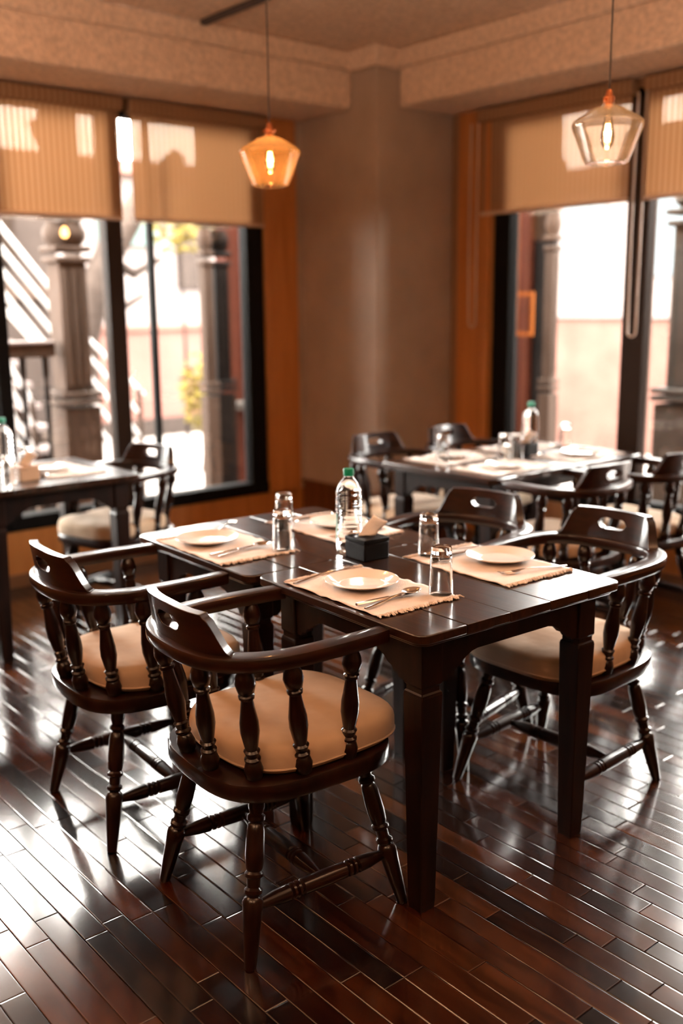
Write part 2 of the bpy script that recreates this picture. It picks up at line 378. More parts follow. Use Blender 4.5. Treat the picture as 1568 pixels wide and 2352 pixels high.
# left wall: below and beside the windows (window opening x -1.4..3.77, z 0.315..2.62)
wl = sempty('wall_left')
WL0, WL1, ZS, ZT = 1.02, 3.767, 0.315, 2.60
boxobj('lower_panel', (XB, XW, YW, YW + 0.2, -0.05, ZS), M_ORANGE, wl)
boxobj('upper_panel', (XB, XW, YW, YW + 0.2, ZT, ZCEIL + 0.1), M_WALL, wl)
boxobj('side_panel', (XB, WL0, YW, YW + 0.11, ZS, ZT), M_WALL, wl)
boxobj('side_panel', (WL1, XW + 0.11, YW, YW + 0.11, ZS, ZT), M_WALL, wl)
boxobj('reveal', (WL1 - 0.004, WL1, YW + 0.08, YW + 0.115, ZS, ZT), M_BLACK, wl)
wr = sempty('wall_right')
WR0, WR1 = 1.40, 4.161; ZSR = 0.36
boxobj('lower_panel', (XW, XW + 0.2, YB, YW + 0.2, -0.05, ZSR), M_ORANGE, wr)
boxobj('upper_panel', (XW, XW + 0.2, YB, YW + 0.2, ZT, ZCEIL + 0.1), M_WALL, wr)
boxobj('side_panel', (XW, XW + 0.11, YB, WR0, ZSR, ZT), M_WALL, wr)
boxobj('side_panel', (XW, XW + 0.11, WR1, YW + 0.11, ZSR, ZT), M_WALL, wr)
boxobj('reveal', (XW + 0.08, XW + 0.115, WR1 - 0.004, WR1, ZSR, ZT), M_BLACK, wr)
st(boxobj('wall_back', (XB - 0.1, XB, YB, YW + 0.2, -0.05, ZCEIL + 0.1), M_WALL))
st(boxobj('wall_front', (XB, XW + 0.2, YB - 0.1, YB, -0.05, ZCEIL + 0.1), M_WALL))
# column in the corner
CX, CYY = 4.07, 4.505
st(boxobj('wall_corner', (CX, XW, CYY, YW, 0.0, ZCEIL), M_COLUMN, bevel=0.008))
tr = sempty('trim_1')     # dark wainscot round the foot of the corner column with a small ledge
boxobj('wainscot_board', (CX - 0.022, CX, CYY - 0.022, YW, 0.0, 0.35), M_WAINS, tr)
boxobj('wainscot_board', (CX - 0.022, XW, CYY - 0.022, CYY, 0.0, 0.35), M_WAINS, tr)
boxobj('ledge', (CX - 0.035, CX, CYY - 0.035, YW, 0.35, 0.372), M_WAINS, tr, bevel=0.004)
boxobj('ledge', (CX, XW, CYY - 0.035, CYY, 0.35, 0.372), M_WAINS, tr, bevel=0.004)
# soffit beams with their stepped cornice
BY, BX = 4.725, 4.245
be = sempty('trim_2')
boxobj('beam_left', (XB, CX, BY, YW, ZSOF, ZCEIL), M_CEIL, be, bevel=0.012)
boxobj('beam_right', (BX, XW, YB, CYY, ZSOF, ZCEIL), M_CEIL, be, bevel=0.012)
boxobj('cornice', (XB, CX + 0.02, BY - 0.035, BY, 2.848, ZCEIL), M_CEIL, be, bevel=0.012)
boxobj('cornice', (BX - 0.035, BX, YB, CYY + 0.02, 2.848, ZCEIL), M_CEIL, be, bevel=0.012)
boxobj('cornice', (CX - 0.045, BX, CYY - 0.045, BY, 2.842, ZCEIL), M_CEIL, be, bevel=0.012)
# orange veneer pilasters beside the windows
t3 = sempty('trim_3')
boxobj('veneer_board', (WL1, 4.015, YW - 0.025, YW, ZS, ZSOF), M_ORANGE, t3, bevel=0.003)
boxobj('veneer_edge', (4.015, CX, YW - 0.012, YW, ZS, ZSOF), M_COLUMN, t3)
t4 = sempty('trim_4')
boxobj('veneer_board', (XW - 0.025, XW, 4.205, 4.434, ZSR, ZSOF), M_ORANGE, t4, bevel=0.003)
boxobj('veneer_strip', (XW - 0.045, XW, WR1, 4.200, ZSR, ZSOF), M_ORANGE, t4, bevel=0.003)
st(boxobj('baseboard_left', (XB, CX - 0.022, YW - 0.015, YW, 0.0, 0.075), M_SKIRT, bevel=0.004))
st(boxobj('baseboard_right', (XW - 0.015, XW, YB, CYY - 0.022, 0.0, 0.075), M_SKIRT, bevel=0.004))

# windows
def window_left(name, x0, x1, bars, panes):
    w_ = sempty(name); y = YW + 0.02
    boxobj('bottom_rail', (x0, x1, y - 0.03, y + 0.09, ZS, ZS + 0.075), M_BLACK, w_, bevel=0.006)
    boxobj('top_rail', (x0, x1, y, y + 0.09, ZT - 0.05, ZT), M_BLACK, w_)
    for a, b, mt, d in bars: boxobj('mullion', (a, b, y - 0.015 if d else y + 0.02, y + 0.07, ZS + 0.075, ZT - 0.05), mt, w_, bevel=0.004)
    for a, b in panes: boxobj('pane', (a, b, y + 0.045, y + 0.049, ZS + 0.075, ZT - 0.05), M_PANE, w_)
window_left('window_1', 2.02, WL1, [(3.645, WL1, M_BLACK, 1), (2.70, 2.80, M_MULL, 1), (2.99, 3.02, M_BLACK, 0), (2.03, 2.10, M_BLACK, 1)], [(2.10, 2.70), (2.80, 2.99), (3.02, 3.645)])
window_left('window_2', WL0, 2.02, [(WL0, WL0 + 0.08, M_BLACK, 1), (1.95, 2.02, M_BLACK, 1)], [(WL0 + 0.08, 1.95)])
def window_right(name, y0, y1, bars, panes):
    w_ = sempty(name); x = XW + 0.02
    boxobj('bottom_rail', (x - 0.03, x + 0.09, y0, y1, ZSR, ZSR + 0.075), M_BLACK, w_, bevel=0.006)
    boxobj('top_rail', (x, x + 0.09, y0, y1, ZT - 0.05, ZT), M_BLACK, w_)
    for a, b, mt in bars: boxobj('mullion', (x - 0.015, x + 0.07, a, b, ZSR + 0.075, ZT - 0.05), mt, w_, bevel=0.004)
    for a, b in panes: boxobj('pane', (x + 0.045, x + 0.049, a, b, ZSR + 0.075, ZT - 0.05), M_PANE, w_)
window_right('window_3', 1.4, WR1, [(4.04, WR1, M_BLACK), (3.10, 3.235, M_MULL), (1.4, 1.5, M_MULL)], [(3.235, 4.04), (1.5, 3.10)])

# roller blinds
def blind(label, axis, a, b, off, zt, zb, chain=None, chain_side=1):
    t = thing('roller_blind', label, 'blind', group='striped roller blinds over the windows')
    def D(p0, p1, d0, d1, z0, z1):
        return (p0, p1, off - d1, off - d0, z0, z1) if axis == 'x' else (off - d1, off - d0, p0, p1, z0, z1)
    mt = M_BLIND_X if axis == 'x' else M_BLIND_Y
    # stepped cassette covered with the same fabric
    boxobj('cassette', D(a - 0.012, b + 0.012, 0.0, 0.085, zt - 0.075, zt), mt, t, bevel=0.012)
    bm = bmesh.new(); q = D(a, b, 0.040, 0.040, zb + 0.018, zt - 0.075); n_ = 12
    V = [[bm.verts.new((q[0] + (q[1] - q[0]) * i / n_, q[2] + (q[3] - q[2]) * i / n_, z)) for z in (q[4], q[5])] for i in range(n_ + 1)]
    for A, B in zip(V, V[1:]): bm.faces.new((A[0], B[0], B[1], A[1]))
    link('fabric', bm, mt, t)
    boxobj('hem_bar', D(a, b, 0.034, 0.047, zb, zb + 0.022), M_HEM, t, bevel=0.004)
    if chain:
        zc, wd = chain; bm = bmesh.new(); c = b - 0.0 if chain_side > 0 else a
        pts = []
        for i in range(25):
            u = i / 24
            if u < .4: z = zt - 0.08 - (zt - 0.08 - zc) * u / .4; s = -wd / 2 - wd * .12 * sin(u / .4 * pi)
            elif u > .6: z = zc + (zt - 0.08 - zc) * (u - .6) / .4; s = wd / 2
            else:
                th = (u - .4) / .2 * pi; z = zc - wd / 2 * sin(th); s = -wd / 2 * cos(th)
            p = c + s * (1 if axis == 'x' else -1)
            pts.append((p, off - 0.10, z) if axis == 'x' else (off - 0.10, p, z))
        tube(bm, pts, 0.006, 6); link('chain', bm, M_CHAIN, t, smooth=True)
    return t
blind('wide striped roller blind at the far left of the window wall, before the stair view', 'x', 1.05, 2.785, YW, 2.632, 1.985)
blind('striped roller blind beside the orange post, behind the amber pendant lamp', 'x', 2.855, 3.745, YW, 2.632, 1.985)
blind('striped roller blind behind the clear pendant lamp, looped chain at its left', 'y', 3.20, 4.235, XW, 2.632, 2.03, chain=(1.40, 0.055))
blind('partly cut off striped roller blind at the right edge of the photo', 'y', 1.42, 3.10, XW, 2.632, 2.03, chain=(1.36, 0.05))
# dark slot rail on the ceiling
tag(boxobj('ceiling_rail', (3.01, 3.045, 3.4, 4.685, ZCEIL - 0.025, ZCEIL), M_CORD, bevel=0.003), 'thin dark rail fixed to the textured ceiling at top left', 'rail')

# ------------------------------------------------------------------ captain's chair
SPIN = [(0, .014), (.03, .017), (.10, .0195), (.155, .0155), (.17, .012), (.182, .0165), (.20, .0165), (.215, .012), (.25, .0145), (.27, .0165), (.285, .0125), (.34, .015), (.44, .019), (.53, .0185), (.64, .0145), (.73, .0115), (.745, .0155), (.77, .016), (.785, .012), (.80, .0165), (.87, .0205), (.93, .018), (1, .0125)]
LEGP = [(0, .0125), (.01, .0135), (.15, .017), (.30, .0205), (.37, .0225), (.395, .018), (.405, .0135), (.42, .0195), (.44, .0195), (.452, .014), (.49, .0145), (.50, .0145), (.512, .020), (.53, .020), (.542, .0155), (.56, .0185), (.63, .0205), (.76, .0195), (.80, .0165), (.81, .013), (.825, .0195), (.845, .0195), (.86, .014), (.90, .018), (1, .0165)]
SPIN = [(t, r * (1.20 if 0 < t < 1 else 1)) for t, r in SPIN]; LEGP = [(t, r * (1.12 if t > .1 else 1.05)) for t, r in LEGP]
def stretch(L=1):
    c = [(0, .0085), (.04, .0105), (.16, .0165), (.245, .0185), (.26, .012), (.27, .0185), (.285, .0185), (.295, .0125), (.305, .0185), (.32, .0185), (.332, .0125), (.345, .018), (.5, .0192)]
    c = [(t, r * (1.13 if t > .1 else 1)) for t, r in c]
    return c + [(1 - t, r) for t, r in c[-2::-1]]
STR = stretch()
def bow_pt(t):
    """centre line of the bent arm bow, t -1..1; returns (x, y)"""
    s = 1 if t >= 0 else -1; a = abs(t)
    if a > .68:
        u = (a - .68) / .32; return (-.030 + u * .197, s * (.238 - .010 * u * u))
    th = a / .68 * pi / 2
    n = 2.75
    return (-.030 - .243 * abs(cos(th)) ** (2 / n), s * .238 * abs(sin(th)) ** (2 / n))
def sweep_rect(bm, pts, w_, z0f, z1f):
    n = len(pts); R = []
    for i, (x, y) in enumerate(pts):
        a = Vector(pts[max(i - 1, 0)]); b = Vector(pts[min(i + 1, n - 1)]); t = (b - a).normalized(); nn = Vector((t.y, -t.x)); hw = w_(i / (n - 1)) / 2
        z0, z1 = z0f(i / (n - 1)), z1f(i / (n - 1)); p = Vector((x, y))
        c = .30
        prof = [(-hw + .001, z0 + .005), (-hw + .005, z0), (hw - .005, z0), (hw - .001, z0 + .005), (hw, z1 - .006), (hw - .0022, z1 - .0018), (hw - .0075, z1), (-hw + .0075, z1), (-hw + .0022, z1 - .0018), (-hw, z1 - .006)]
        R.append([bm.verts.new((p.x + nn.x * o_, p.y + nn.y * o_, z)) for o_, z in prof])
    for A, B in zip(R, R[1:]):
        for k in range(len(A)): bm.faces.new((A[k], A[(k + 1) % len(A)], B[(k + 1) % len(A)], B[k]))
    bm.faces.new(R[0][::-1]); bm.faces.new(R[-1])
def seat_outline(k, n=56):
    out = []
    for i in range(n):
        th = 2 * pi * i / n; c, s = cos(th), sin(th)
        e = 3.8 if c > 0 else 3.1
        out.append((k * (.245 if c > 0 else .255) * (1 if c > 0 else -1) * abs(c) ** (2 / e), k * .243 * (1 if s > 0 else -1) * abs(s) ** (2 / e)))
    return out
def ring_solid(bm, rings):
    R = [[bm.verts.new((x, y, z)) for x, y in pts] for pts, z in rings]; n = len(R[0])
    for A, B in zip(R, R[1:]):
        for i in range(n): bm.faces.new((A[i], A[(i + 1) % n], B[(i + 1) % n], B[i]))
    bm.faces.new(R[0][::-1]); bm.faces.new(R[-1])
def make_chair():
    t = thing('captains_chair', '', 'chair')
    bm = bmesh.new()
    ring_solid(bm, [(seat_outline(.965), .396), (seat_outline(.99), .398), (seat_outline(1.0), .403), (seat_outline(1.0), .434), (seat_outline(.992), .4395), (seat_outline(.975), .441)])
    link('seat', bm, M_CHAIR, t, smooth=True)
    bm = bmesh.new(); P = [bow_pt(-1 + 2 * i / 60) for i in range(61)]
    sweep_rect(bm, P, lambda u: .044 + .020 * (1 - abs(2 * u - 1)) ** .6, lambda u: .724, lambda u: .758)
    link('arm_bow', bm, M_BOW, t, smooth=True)
    # crest
    bm = bmesh.new(); n = 128; TT = .325; V = []
    S_ = []
    for i in range(n + 1):
        u = -1 + 2 * i / n; x, y = bow_pt(u * TT)
        x2, y2 = bow_pt(u * TT + .004); x1, y1 = bow_pt(u * TT - .004); tx, ty = x2 - x1, y2 - y1; l = sqrt(tx * tx + ty * ty); nx, ny = ty / l, -tx / l
        a = abs(u)
        if a < .62: h = .097 - .003 * a
        elif a < .66: h = .095 - (a - .62) / .04 * .009
        else:
            v = (a - .66) / .34; h = .082 * (1 - (0.5 - 0.5 * cos(pi * v ** .9))) + .004
        ym = u * 0.17; hw = .027; hr = .0175; ho = 0.0
        if abs(ym) < hw:
            e = max(0, abs(ym) - (hw - hr)); ho = sqrt(max(0, hr * hr - e * e))
        V.append((x, y, nx, ny, h, ho))
    zb = .756; rows_ = []
    for x, y, nx, ny, h, ho in V:
        lo, hi = .052 - ho, .052 + ho
        if h < .075: lo = hi = h * .6
        r = []
        for s in (-1, 1):
            q = []
            for z in (0, lo, hi, h):
                th = (.0160 - .003 * z / .1) * s; lean = .006 - .018 * (z / .1)
                q.append(bm.verts.new((x + nx * th + lean * abs(1), y + ny * th, zb + z)))
            r.append(q)
        rows_.append(r)
    for i in range(n):
        A, B = rows_[i], rows_[i + 1]; op = V[i][5] > 0 or V[i + 1][5] > 0
        for s in (0, 1):
            bm.faces.new((A[s][0], A[s][1], B[s][1], B[s][0])); bm.faces.new((A[s][2], A[s][3], B[s][3], B[s][2]))
        bm.faces.new((A[0][3], A[1][3], B[1][3], B[0][3])); bm.faces.new((A[0][0], A[1][0], B[1][0], B[0][0]))
        if op:
            bm.faces.new((A[0][1], A[1][1], B[1][1], B[0][1])); bm.faces.new((A[0][2], A[1][2], B[1][2], B[0][2]))
    for A in (rows_[0], rows_[-1]): bm.faces.new((A[0][0], A[0][3], A[1][3], A[1][0]))
    bmesh.ops.remove_doubles(bm, verts=bm.verts[:], dist=1e-6)
    link('crest_rail', bm, M_BOW, t, smooth=True, bevel=.0025)
    # spindles
    for s in (-1, 1):
        for (bx, by), tt in (((.075, .205), .84), ((-.055, .208), .60), ((-.165, .165), .385), ((-.222, .058), .135)):
            tx, ty = bow_pt(tt); bm = bmesh.new()
            turned(bm, (bx, s * by, .436), (tx, s * ty, .728), SPIN, 14); link('spindle', bm, M_CHAIR, t, smooth=True)
    F = .228; T_ = .150
    def lp(sx, sy, f): return (sx * (F + (T_ - F) * f), sy * (F + (T_ - F) * f), .404 * f)
    for sx in (-1, 1):
        for sy in (-1, 1):
            bm = bmesh.new(); turned(bm, lp(sx, sy, 0), lp(sx, sy, 1), LEGP, 16); link('leg', bm, M_CHAIR, t, smooth=True)
    for sy in (-1, 1):
        bm = bmesh.new(); turned(bm, lp(-1, sy, .34), lp(1, sy, .34), STR, 14); link('stretcher', bm, M_CHAIR, t, smooth=True)
    a = lp(0, -1, .34); b = lp(0, 1, .34); bm = bmesh.new(); turned(bm, (0.0, a[1] + .012, a[2]), (0.0, b[1] - .012, b[2]), STR, 14); link('stretcher', bm, M_CHAIR, t, smooth=True)
    return t
def make_cushion():
    bm = bmesh.new(); k = .94
    prof = [(.85, .000), (.955, .003), (.985, .010), (.995, .0155), (.984, .0175), (.996, .0195), (1.0, .030), (.999, .044), (.990, .056), (.965, .065), (.90, .072), (.75, .077), (.5, .081), (.2, .083)]
    def out(s):
        o_ = []
        for x, y in seat_outline(k * s): o_.append((x + .030, y * .97))
        return o_
    ring_solid(bm, [(out(s), z) for s, z in prof])
    for v in bm.verts: v.co.z += .0035 * sin(v.co.x * 21 + 1) * cos(v.co.y * 17) * (1 if v.co.z > .03 else 0)
    o = link('seat_cushion', bm, M_CUSH, None, smooth=True)
    bm = bmesh.new(); pts = [(x, y, .0165) for x, y in out(.997)]; pts.append(pts[0]); tube(bm, pts, .0030, 6)
    link('piping', bm, M_CUSH, o, smooth=True)
    return o
chair0 = make_chair(); cush0 = make_cushion()
CHAIRS = [
    # x, y, yaw deg, z scale, cushion offset angle, label, cushion label
    (1.397, 1.932, -4.5, 1.0, (0.014, 0.0, 0), 'nearest dark wooden captain\'s chair, in full view in front of the front table', 'tan cushion on the nearest chair in the foreground'),
    (1.392, 2.615, -4.0, 1.0, (0.008, 0, 0), 'dark wooden captain\'s chair at left, crest top catching white light', 'tan cushion on the left chair behind the foreground chair'),
    (2.452, 1.852, 183, 1.0, (0.014, 0, 0), 'dark wooden captain\'s chair on the right side of the front table, facing the camera', 'tan cushion on the chair at the right of the front table'),
    (2.450, 2.362, 192, 0.99, (0, 0, 0), 'dark wooden captain\'s chair behind the tissue box, only crest and arm bow above the table', 'tan cushion of the chair hidden behind the joined front tables'),
    (3.530, 2.715, 90, 1.0, (0, 0, 0), 'blurred captain\'s chair seen from its back at the near side of the right background table', 'pale cushion on the blurred chair at the near side of the background table'),
    (4.075, 2.690, 88, 1.0, (0, 0, 0), 'blurred captain\'s chair cut by the right edge of the photo', 'pale cushion on the blurred chair at the right edge of the photo'),
    (3.570, 3.720, -92, 0.98, (0, 0, 0), 'blurred captain\'s chair at the far side of the background table, left, before the column', 'pale cushion on the far left chair of the background table'),
    (4.130, 3.700, -88, 0.98, (0, 0, 0), 'blurred captain\'s chair at the far side of the background table, right, before the orange panel', 'pale cushion on the far right chair of the background table'),
    (2.270, 4.460, 196, 0.965, (-0.005, 0, 0), 'blurred captain\'s chair at the end of the left background table, before the window', 'pale cushion on the chair at the left background table'),
]
for i, (x, y, yaw, zs, co, lab, clab) in enumerate(CHAIRS):
    t = chair0 if i == 0 else copy_tree(chair0)
    t.location = (x, y, 0); t.rotation_euler = (0, 0, radians(yaw)); t.scale = (1, 1, zs); t['label'] = lab; t['group'] = 'captain\'s chairs'
    c = cush0 if i == 0 else copy_tree(cush0)
    a = radians(yaw); c.location = (x + co[0] * cos(a), y + co[0] * sin(a), .441 * zs); c.rotation_euler = (0, 0, a + radians(random.uniform(-3, 3)))
    tag(c, clab, 'cushion', 'chair seat cushions')

# ------------------------------------------------------------------ tables
ZTAB = .766
def rounded_rect(x0, x1, y0, y1, r, corners, n=6):
    pts = []
    for (cx, cy_, a0, k) in ((x1 - r, y1 - r, 0, 'tr'), (x0 + r, y1 - r, 90, 'tl'), (x0 + r, y0 + r, 180, 'bl'), (x1 - r, y0 + r, 270, 'br')):
        if k in corners:
            for i in range(n + 1):
                th = radians(a0 + 90 * i / n); pts.append((cx + r * cos(th), cy_ + r * sin(th)))
        else: pts.append((x1 if 'r' in k else x0, y1 if 't' in k else y0))
    return pts
def make_table(label, loc, rz, W, D, nb=5, ov=.050, group=None, legs=(.052, .052, .052, .052)):
    """W along local x, D along local y; origin at one top corner"""
    t = thing('dining_table', label, 'table', (loc[0], loc[1], 0), rz, group)
    z1 = ZTAB; z0 = ZTAB - .024; r = .035
    for i in range(nb):
        a = W * i / nb + (.0012 if i else 0); b = W * (i + 1) / nb - (.0012 if i < nb - 1 else 0); dz = random.uniform(-.0006, .0006)
        cs = (['tl', 'bl'] if i == 0 else []) + (['tr', 'br'] if i == nb - 1 else [])
        bm = bmesh.new(); prism(bm, rounded_rect(a, b, 0, D, r, cs), z0, z1 + dz); link('top_board', bm, M_TABLE, t, bevel=.0035 if cs else .0012)
    # moulding under the top
    bm = bmesh.new(); prism(bm, rounded_rect(.012, W - .012, .012, D - .012, r, ['tl', 'bl', 'tr', 'br']), z0 - .010, z0); link('top_moulding', bm, M_TABLE, t, bevel=.003)
    zr = z0 - .010; LW = .068
    def scallop(L):
        s = []; h = .060; br = .060                          # apron with stepped brackets by the legs
        side = [(0, -br - h), (.022, -br - h), (.030, -br - h + .012), (.043, -br - h + .014), (.052, -br - h + .026), (.066, -br - h + .031), (.082, -br - h + .045), (.105, -h - .004), (.125, -h)]
        return side + [(L - x, z) for x, z in side[::-1]]
    def apron(L, place):
        bm = bmesh.new(); lo = scallop(L); f = []; bk = []
        for x, z in lo:
            for th, lst in ((0, f), (.020, bk)):
                lst.append((bm.verts.new(place(x, th, zr)), bm.verts.new(place(x, th, zr + z))))
        for i in range(len(lo) - 1):
            bm.faces.new((f[i][0], f[i + 1][0], f[i + 1][1], f[i][1])); bm.faces.new((bk[i][0], bk[i + 1][0], bk[i + 1][1], bk[i][1]))
            bm.faces.new((f[i][1], f[i + 1][1], bk[i + 1][1], bk[i][1])); bm.faces.new((f[i][0], f[i + 1][0], bk[i + 1][0], bk[i][0]))
        for i in (0, -1): bm.faces.new((f[i][0], f[i][1], bk[i][1], bk[i][0]))
        link('apron', bm, M_TLEG, t)
    i_ = ov + LW
    apron(W - 2 * i_, lambda x, th, z: (i_ + x, ov + .006 + th, z)); apron(W - 2 * i_, lambda x, th, z: (i_ + x, D - ov - .006 - th, z))
    apron(D - 2 * i_, lambda x, th, z: (ov + .006 + th, i_ + x, z)); apron(D - 2 * i_, lambda x, th, z: (W - ov - .006 - th, i_ + x, z))
    for cx in (ov + LW / 2, W - ov - LW / 2):
        for cy_ in (ov + LW / 2, D - ov - LW / 2):
            bm = bmesh.new(); h = LW / 2
            sec = [(.024, 0), (.0255, .02), (.0345, .555), (.0350, .583), (.0335, .590), (.0300, .594), (.0300, .606), (h, .612), (h, zr)]
            R = []
            for w_, z in sec:
                c = .0025; R.append([(cx + a * w_ - (c * a if k else 0), cy_ + b * w_ - (0 if k else c * b)) for a, b, k in ((1, 1, 0), (1, 1, 1), (-1, 1, 1), (-1, 1, 0), (-1, -1, 0), (-1, -1, 1), (1, -1, 1), (1, -1, 0))])
            ring_solid(bm, [(p, z) for p, (w_, z) in zip(R, sec)]); link('leg', bm, M_TLEG, t)
    return t
TR = radians(-2.2); OX, OY = 1.541, 1.558
def T2(x, y):                                           # point of the front tables, in table coordinates
    return (OX + x * cos(TR) - y * sin(TR), OY + x * sin(TR) + y * cos(TR))
make_table('front square dark wooden table with two place settings in focus', (OX, OY), TR, .751, .698, group='square dark dining tables')
make_table('square dark wooden table joined behind the front table, with bottle shadow and two settings', T2(-.024, .701), TR, .751, .695, group='square dark dining tables')
make_table('blurred dark table in the right background before the right window', (3.234, 2.836), 0, 1.13, .73, nb=7)
make_table('blurred dark table at the left edge of the photo before the stair window', (1.45, 4.045), 0, .75, .72)
make_table('dark table beyond the left edge joined to the left background table', (.695, 4.045), 0, .75, .72)

# ------------------------------------------------------------------ tableware
def make_mat():
    W, D = .272, .400; bm = bmesh.new(); nx, ny = 24, 36; G = []
    for i in range(nx + 1):
        row = []
        for j in range(ny + 1):
            u, v = i / nx, j / ny; x = (u - .5) * W; y = (v - .5) * D
            eu = max(0, abs(u - .5) * 2 - .8) / .2
            z = .0022 + .0012 * sin(y * 38 + 3 * u) * sin(x * 12 + 1) + eu * .0016 * (sin(y * 83 + 1.5 * sin(y * 31) + (0 if u < .5 else 2)) + .8) + .0006
            x += .0012 * sin(y * 60 + 2 + 2 * sin(y * 23)) * eu; y += .002 * sin(x * 40 + 1)
            row.append(bm.verts.new((x, y, max(z, .0012))))
        G.append(row)
    for i in range(nx):
        for j in range(ny): bm.faces.new((G[i][j], G[i + 1][j], G[i + 1][j + 1], G[i][j + 1]))
    o = link('placemat', bm, M_MAT, None, smooth=True)
    md = o.modifiers.new('solid', 'SOLIDIFY'); md.thickness = .0016; md.offset = -1
    bm = bmesh.new(); rnd = random.Random(3)
    for s in (-1, 1):
        for k in range(58):
            x = (-.5 + (k + rnd.random()) / 58) * W; L = rnd.uniform(.006, .017); a = rnd.uniform(-.9, .9); y0 = s * (D / 2 - .004)
            pts = [(x, y0, .0030), (x + a * L * .4, y0 + s * L * .55, .0042 + rnd.uniform(0, .002)), (x + a * L, y0 + s * (L + .003), .0022)]
            tube(bm, pts, [.0032, .0036, .0020], 5)
    f = link('fringe', bm, M_MAT, o, smooth=True); f['kind'] = 'stuff'
    return o
def make_plate():
    bm = bmesh.new()
    prof = [(0, .0045), (.058, .0045), (.064, .006), (.070, .0095), (.098, .0165), (.1008, .0178), (.1015, .0172), (.1008, .0160), (.090, .0112), (.072, .0045), (.062, .0018), (.060, 0), (.055, 0), (.053, .002), (0, .002)]
    lathe(bm, prof[::-1], 72, cap=False); bmesh.ops.remove_doubles(bm, verts=bm.verts[:], dist=1e-6)
    return link('plate', bm, M_CREAM, None, smooth=True)
def make_tumbler():       # stands upside down: thick base on top
    bm = bmesh.new(); H_ = .128
    outer = [(.0318, 0), (.0320, .002), (.0300, .060), (.0284, .108), (.0278, .122), (.0262, .1272), (.020, H_), (0, H_)]
    inner = [(0, .108), (.022, .108), (.0255, .104), (.0268, .095), (.0283, .055), (.0300, .002), (.0306, 0)]
    lathe(bm, (outer + inner)[::-1], 48, cap=False)
    # close the rim
    bm.verts.ensure_lookup_table()
    bmesh.ops.remove_doubles(bm, verts=bm.verts[:], dist=1e-7)
    e = [e for e in bm.edges if len(e.link_faces) == 1]
    bmesh.ops.bridge_loops(bm, edges=e)
    return link('tumbler', bm, M_GLASS, None, smooth=True)
def strip(bm, pts, th):
    """pts: (y, half width, z) along y; a thin shaped metal strip"""
    R = []
    for y, hw, z in pts: R.append([bm.verts.new(p) for p in ((-hw, y, z), (-hw * .6, y, z + th * .5), (hw * .6, y, z + th * .5), (hw, y, z), (hw * .6, y, z - th * .5), (-hw * .6, y, z - th * .5))])
    for A, B in zip(R, R[1:]):
        for k in range(6): bm.faces.new((A[k], A[(k + 1) % 6], B[(k + 1) % 6], B[k]))
    bm.faces.new(R[0][::-1]); bm.faces.new(R[-1])
HAN = [(0, .0035, .0022), (.006, .0055, .0022), (.03, .0052, .0028), (.07, .0042, .0048), (.10, .0030, .0075), (.125, .0025, .0080)]
def make_fork():
    bm = bmesh.new(); strip(bm, HAN + [(.138, .0045, .0070), (.148, .0095, .0055), (.158, .0118, .0042), (.164, .0120, .0036)], .0022)
    for k in range(4):
        x = (-.0102 + k * .0068); R = []
        pts = [(.162, .0020, .0036), (.178, .0016, .0028), (.192, .0013, .0040), (.200, .0007, .0062)]; b2 = bmesh.new()
        strip(b2, pts, .0018)
        me = bpy.data.meshes.new('t'); b2.transform(Matrix.Translation((x, 0, 0))); b2.to_mesh(me); b2.free(); bm.from_mesh(me); bpy.data.meshes.remove(me)
    return link('fork', bm, M_STEEL, None, smooth=True)
def make_knife():
    bm = bmesh.new(); strip(bm, [(0, .0045, .0045), (.004, .0062, .0045), (.05, .0066, .0045), (.10, .0056, .0045), (.104, .0040, .0045)], .0060)
    o = link('knife', bm, M_STEEL, None, smooth=True)
    bm = bmesh.new(); strip(bm, [(.102, .0045, .0045), (.112, .0080, .0045), (.150, .0090, .0045), (.190, .0080, .0045), (.205, .0045, .0045), (.210, .0012, .0045)], .0014)
    link('blade', bm, M_STEEL, o, smooth=True); return o
def make_spoon():
    bm = bmesh.new(); strip(bm, HAN + [(.138, .0030, .0070)], .0022); n = 12; m_ = 20
    o = link('spoon', bm, M_STEEL, None, smooth=True)
    bm = bmesh.new(); R = []
    for j in range(n + 1):
        r = j / n; ring = []
        for i in range(m_):
            th = 2 * pi * i / m_; x = .0195 * r * cos(th); y = .162 + .028 * r * sin(th) * (1 if sin(th) > 0 else 1.02)
            z = .0085 - .0075 * (1 - r * r) + .0 * r
            ring.append(bm.verts.new((x, y, z)))
        R.append(ring)
    for A, B in zip(R[1:], R[2:]):
        for i in range(m_): bm.faces.new((A[i], A[(i + 1) % m_], B[(i + 1) % m_], B[i]))
    bm.faces.new(R[1])
    for v in R[0]: bm.verts.remove(v)
    b = link('bowl', bm, M_STEEL, o, smooth=True); md = b.modifiers.new('solid', 'SOLIDIFY'); md.thickness = .0012
    return o
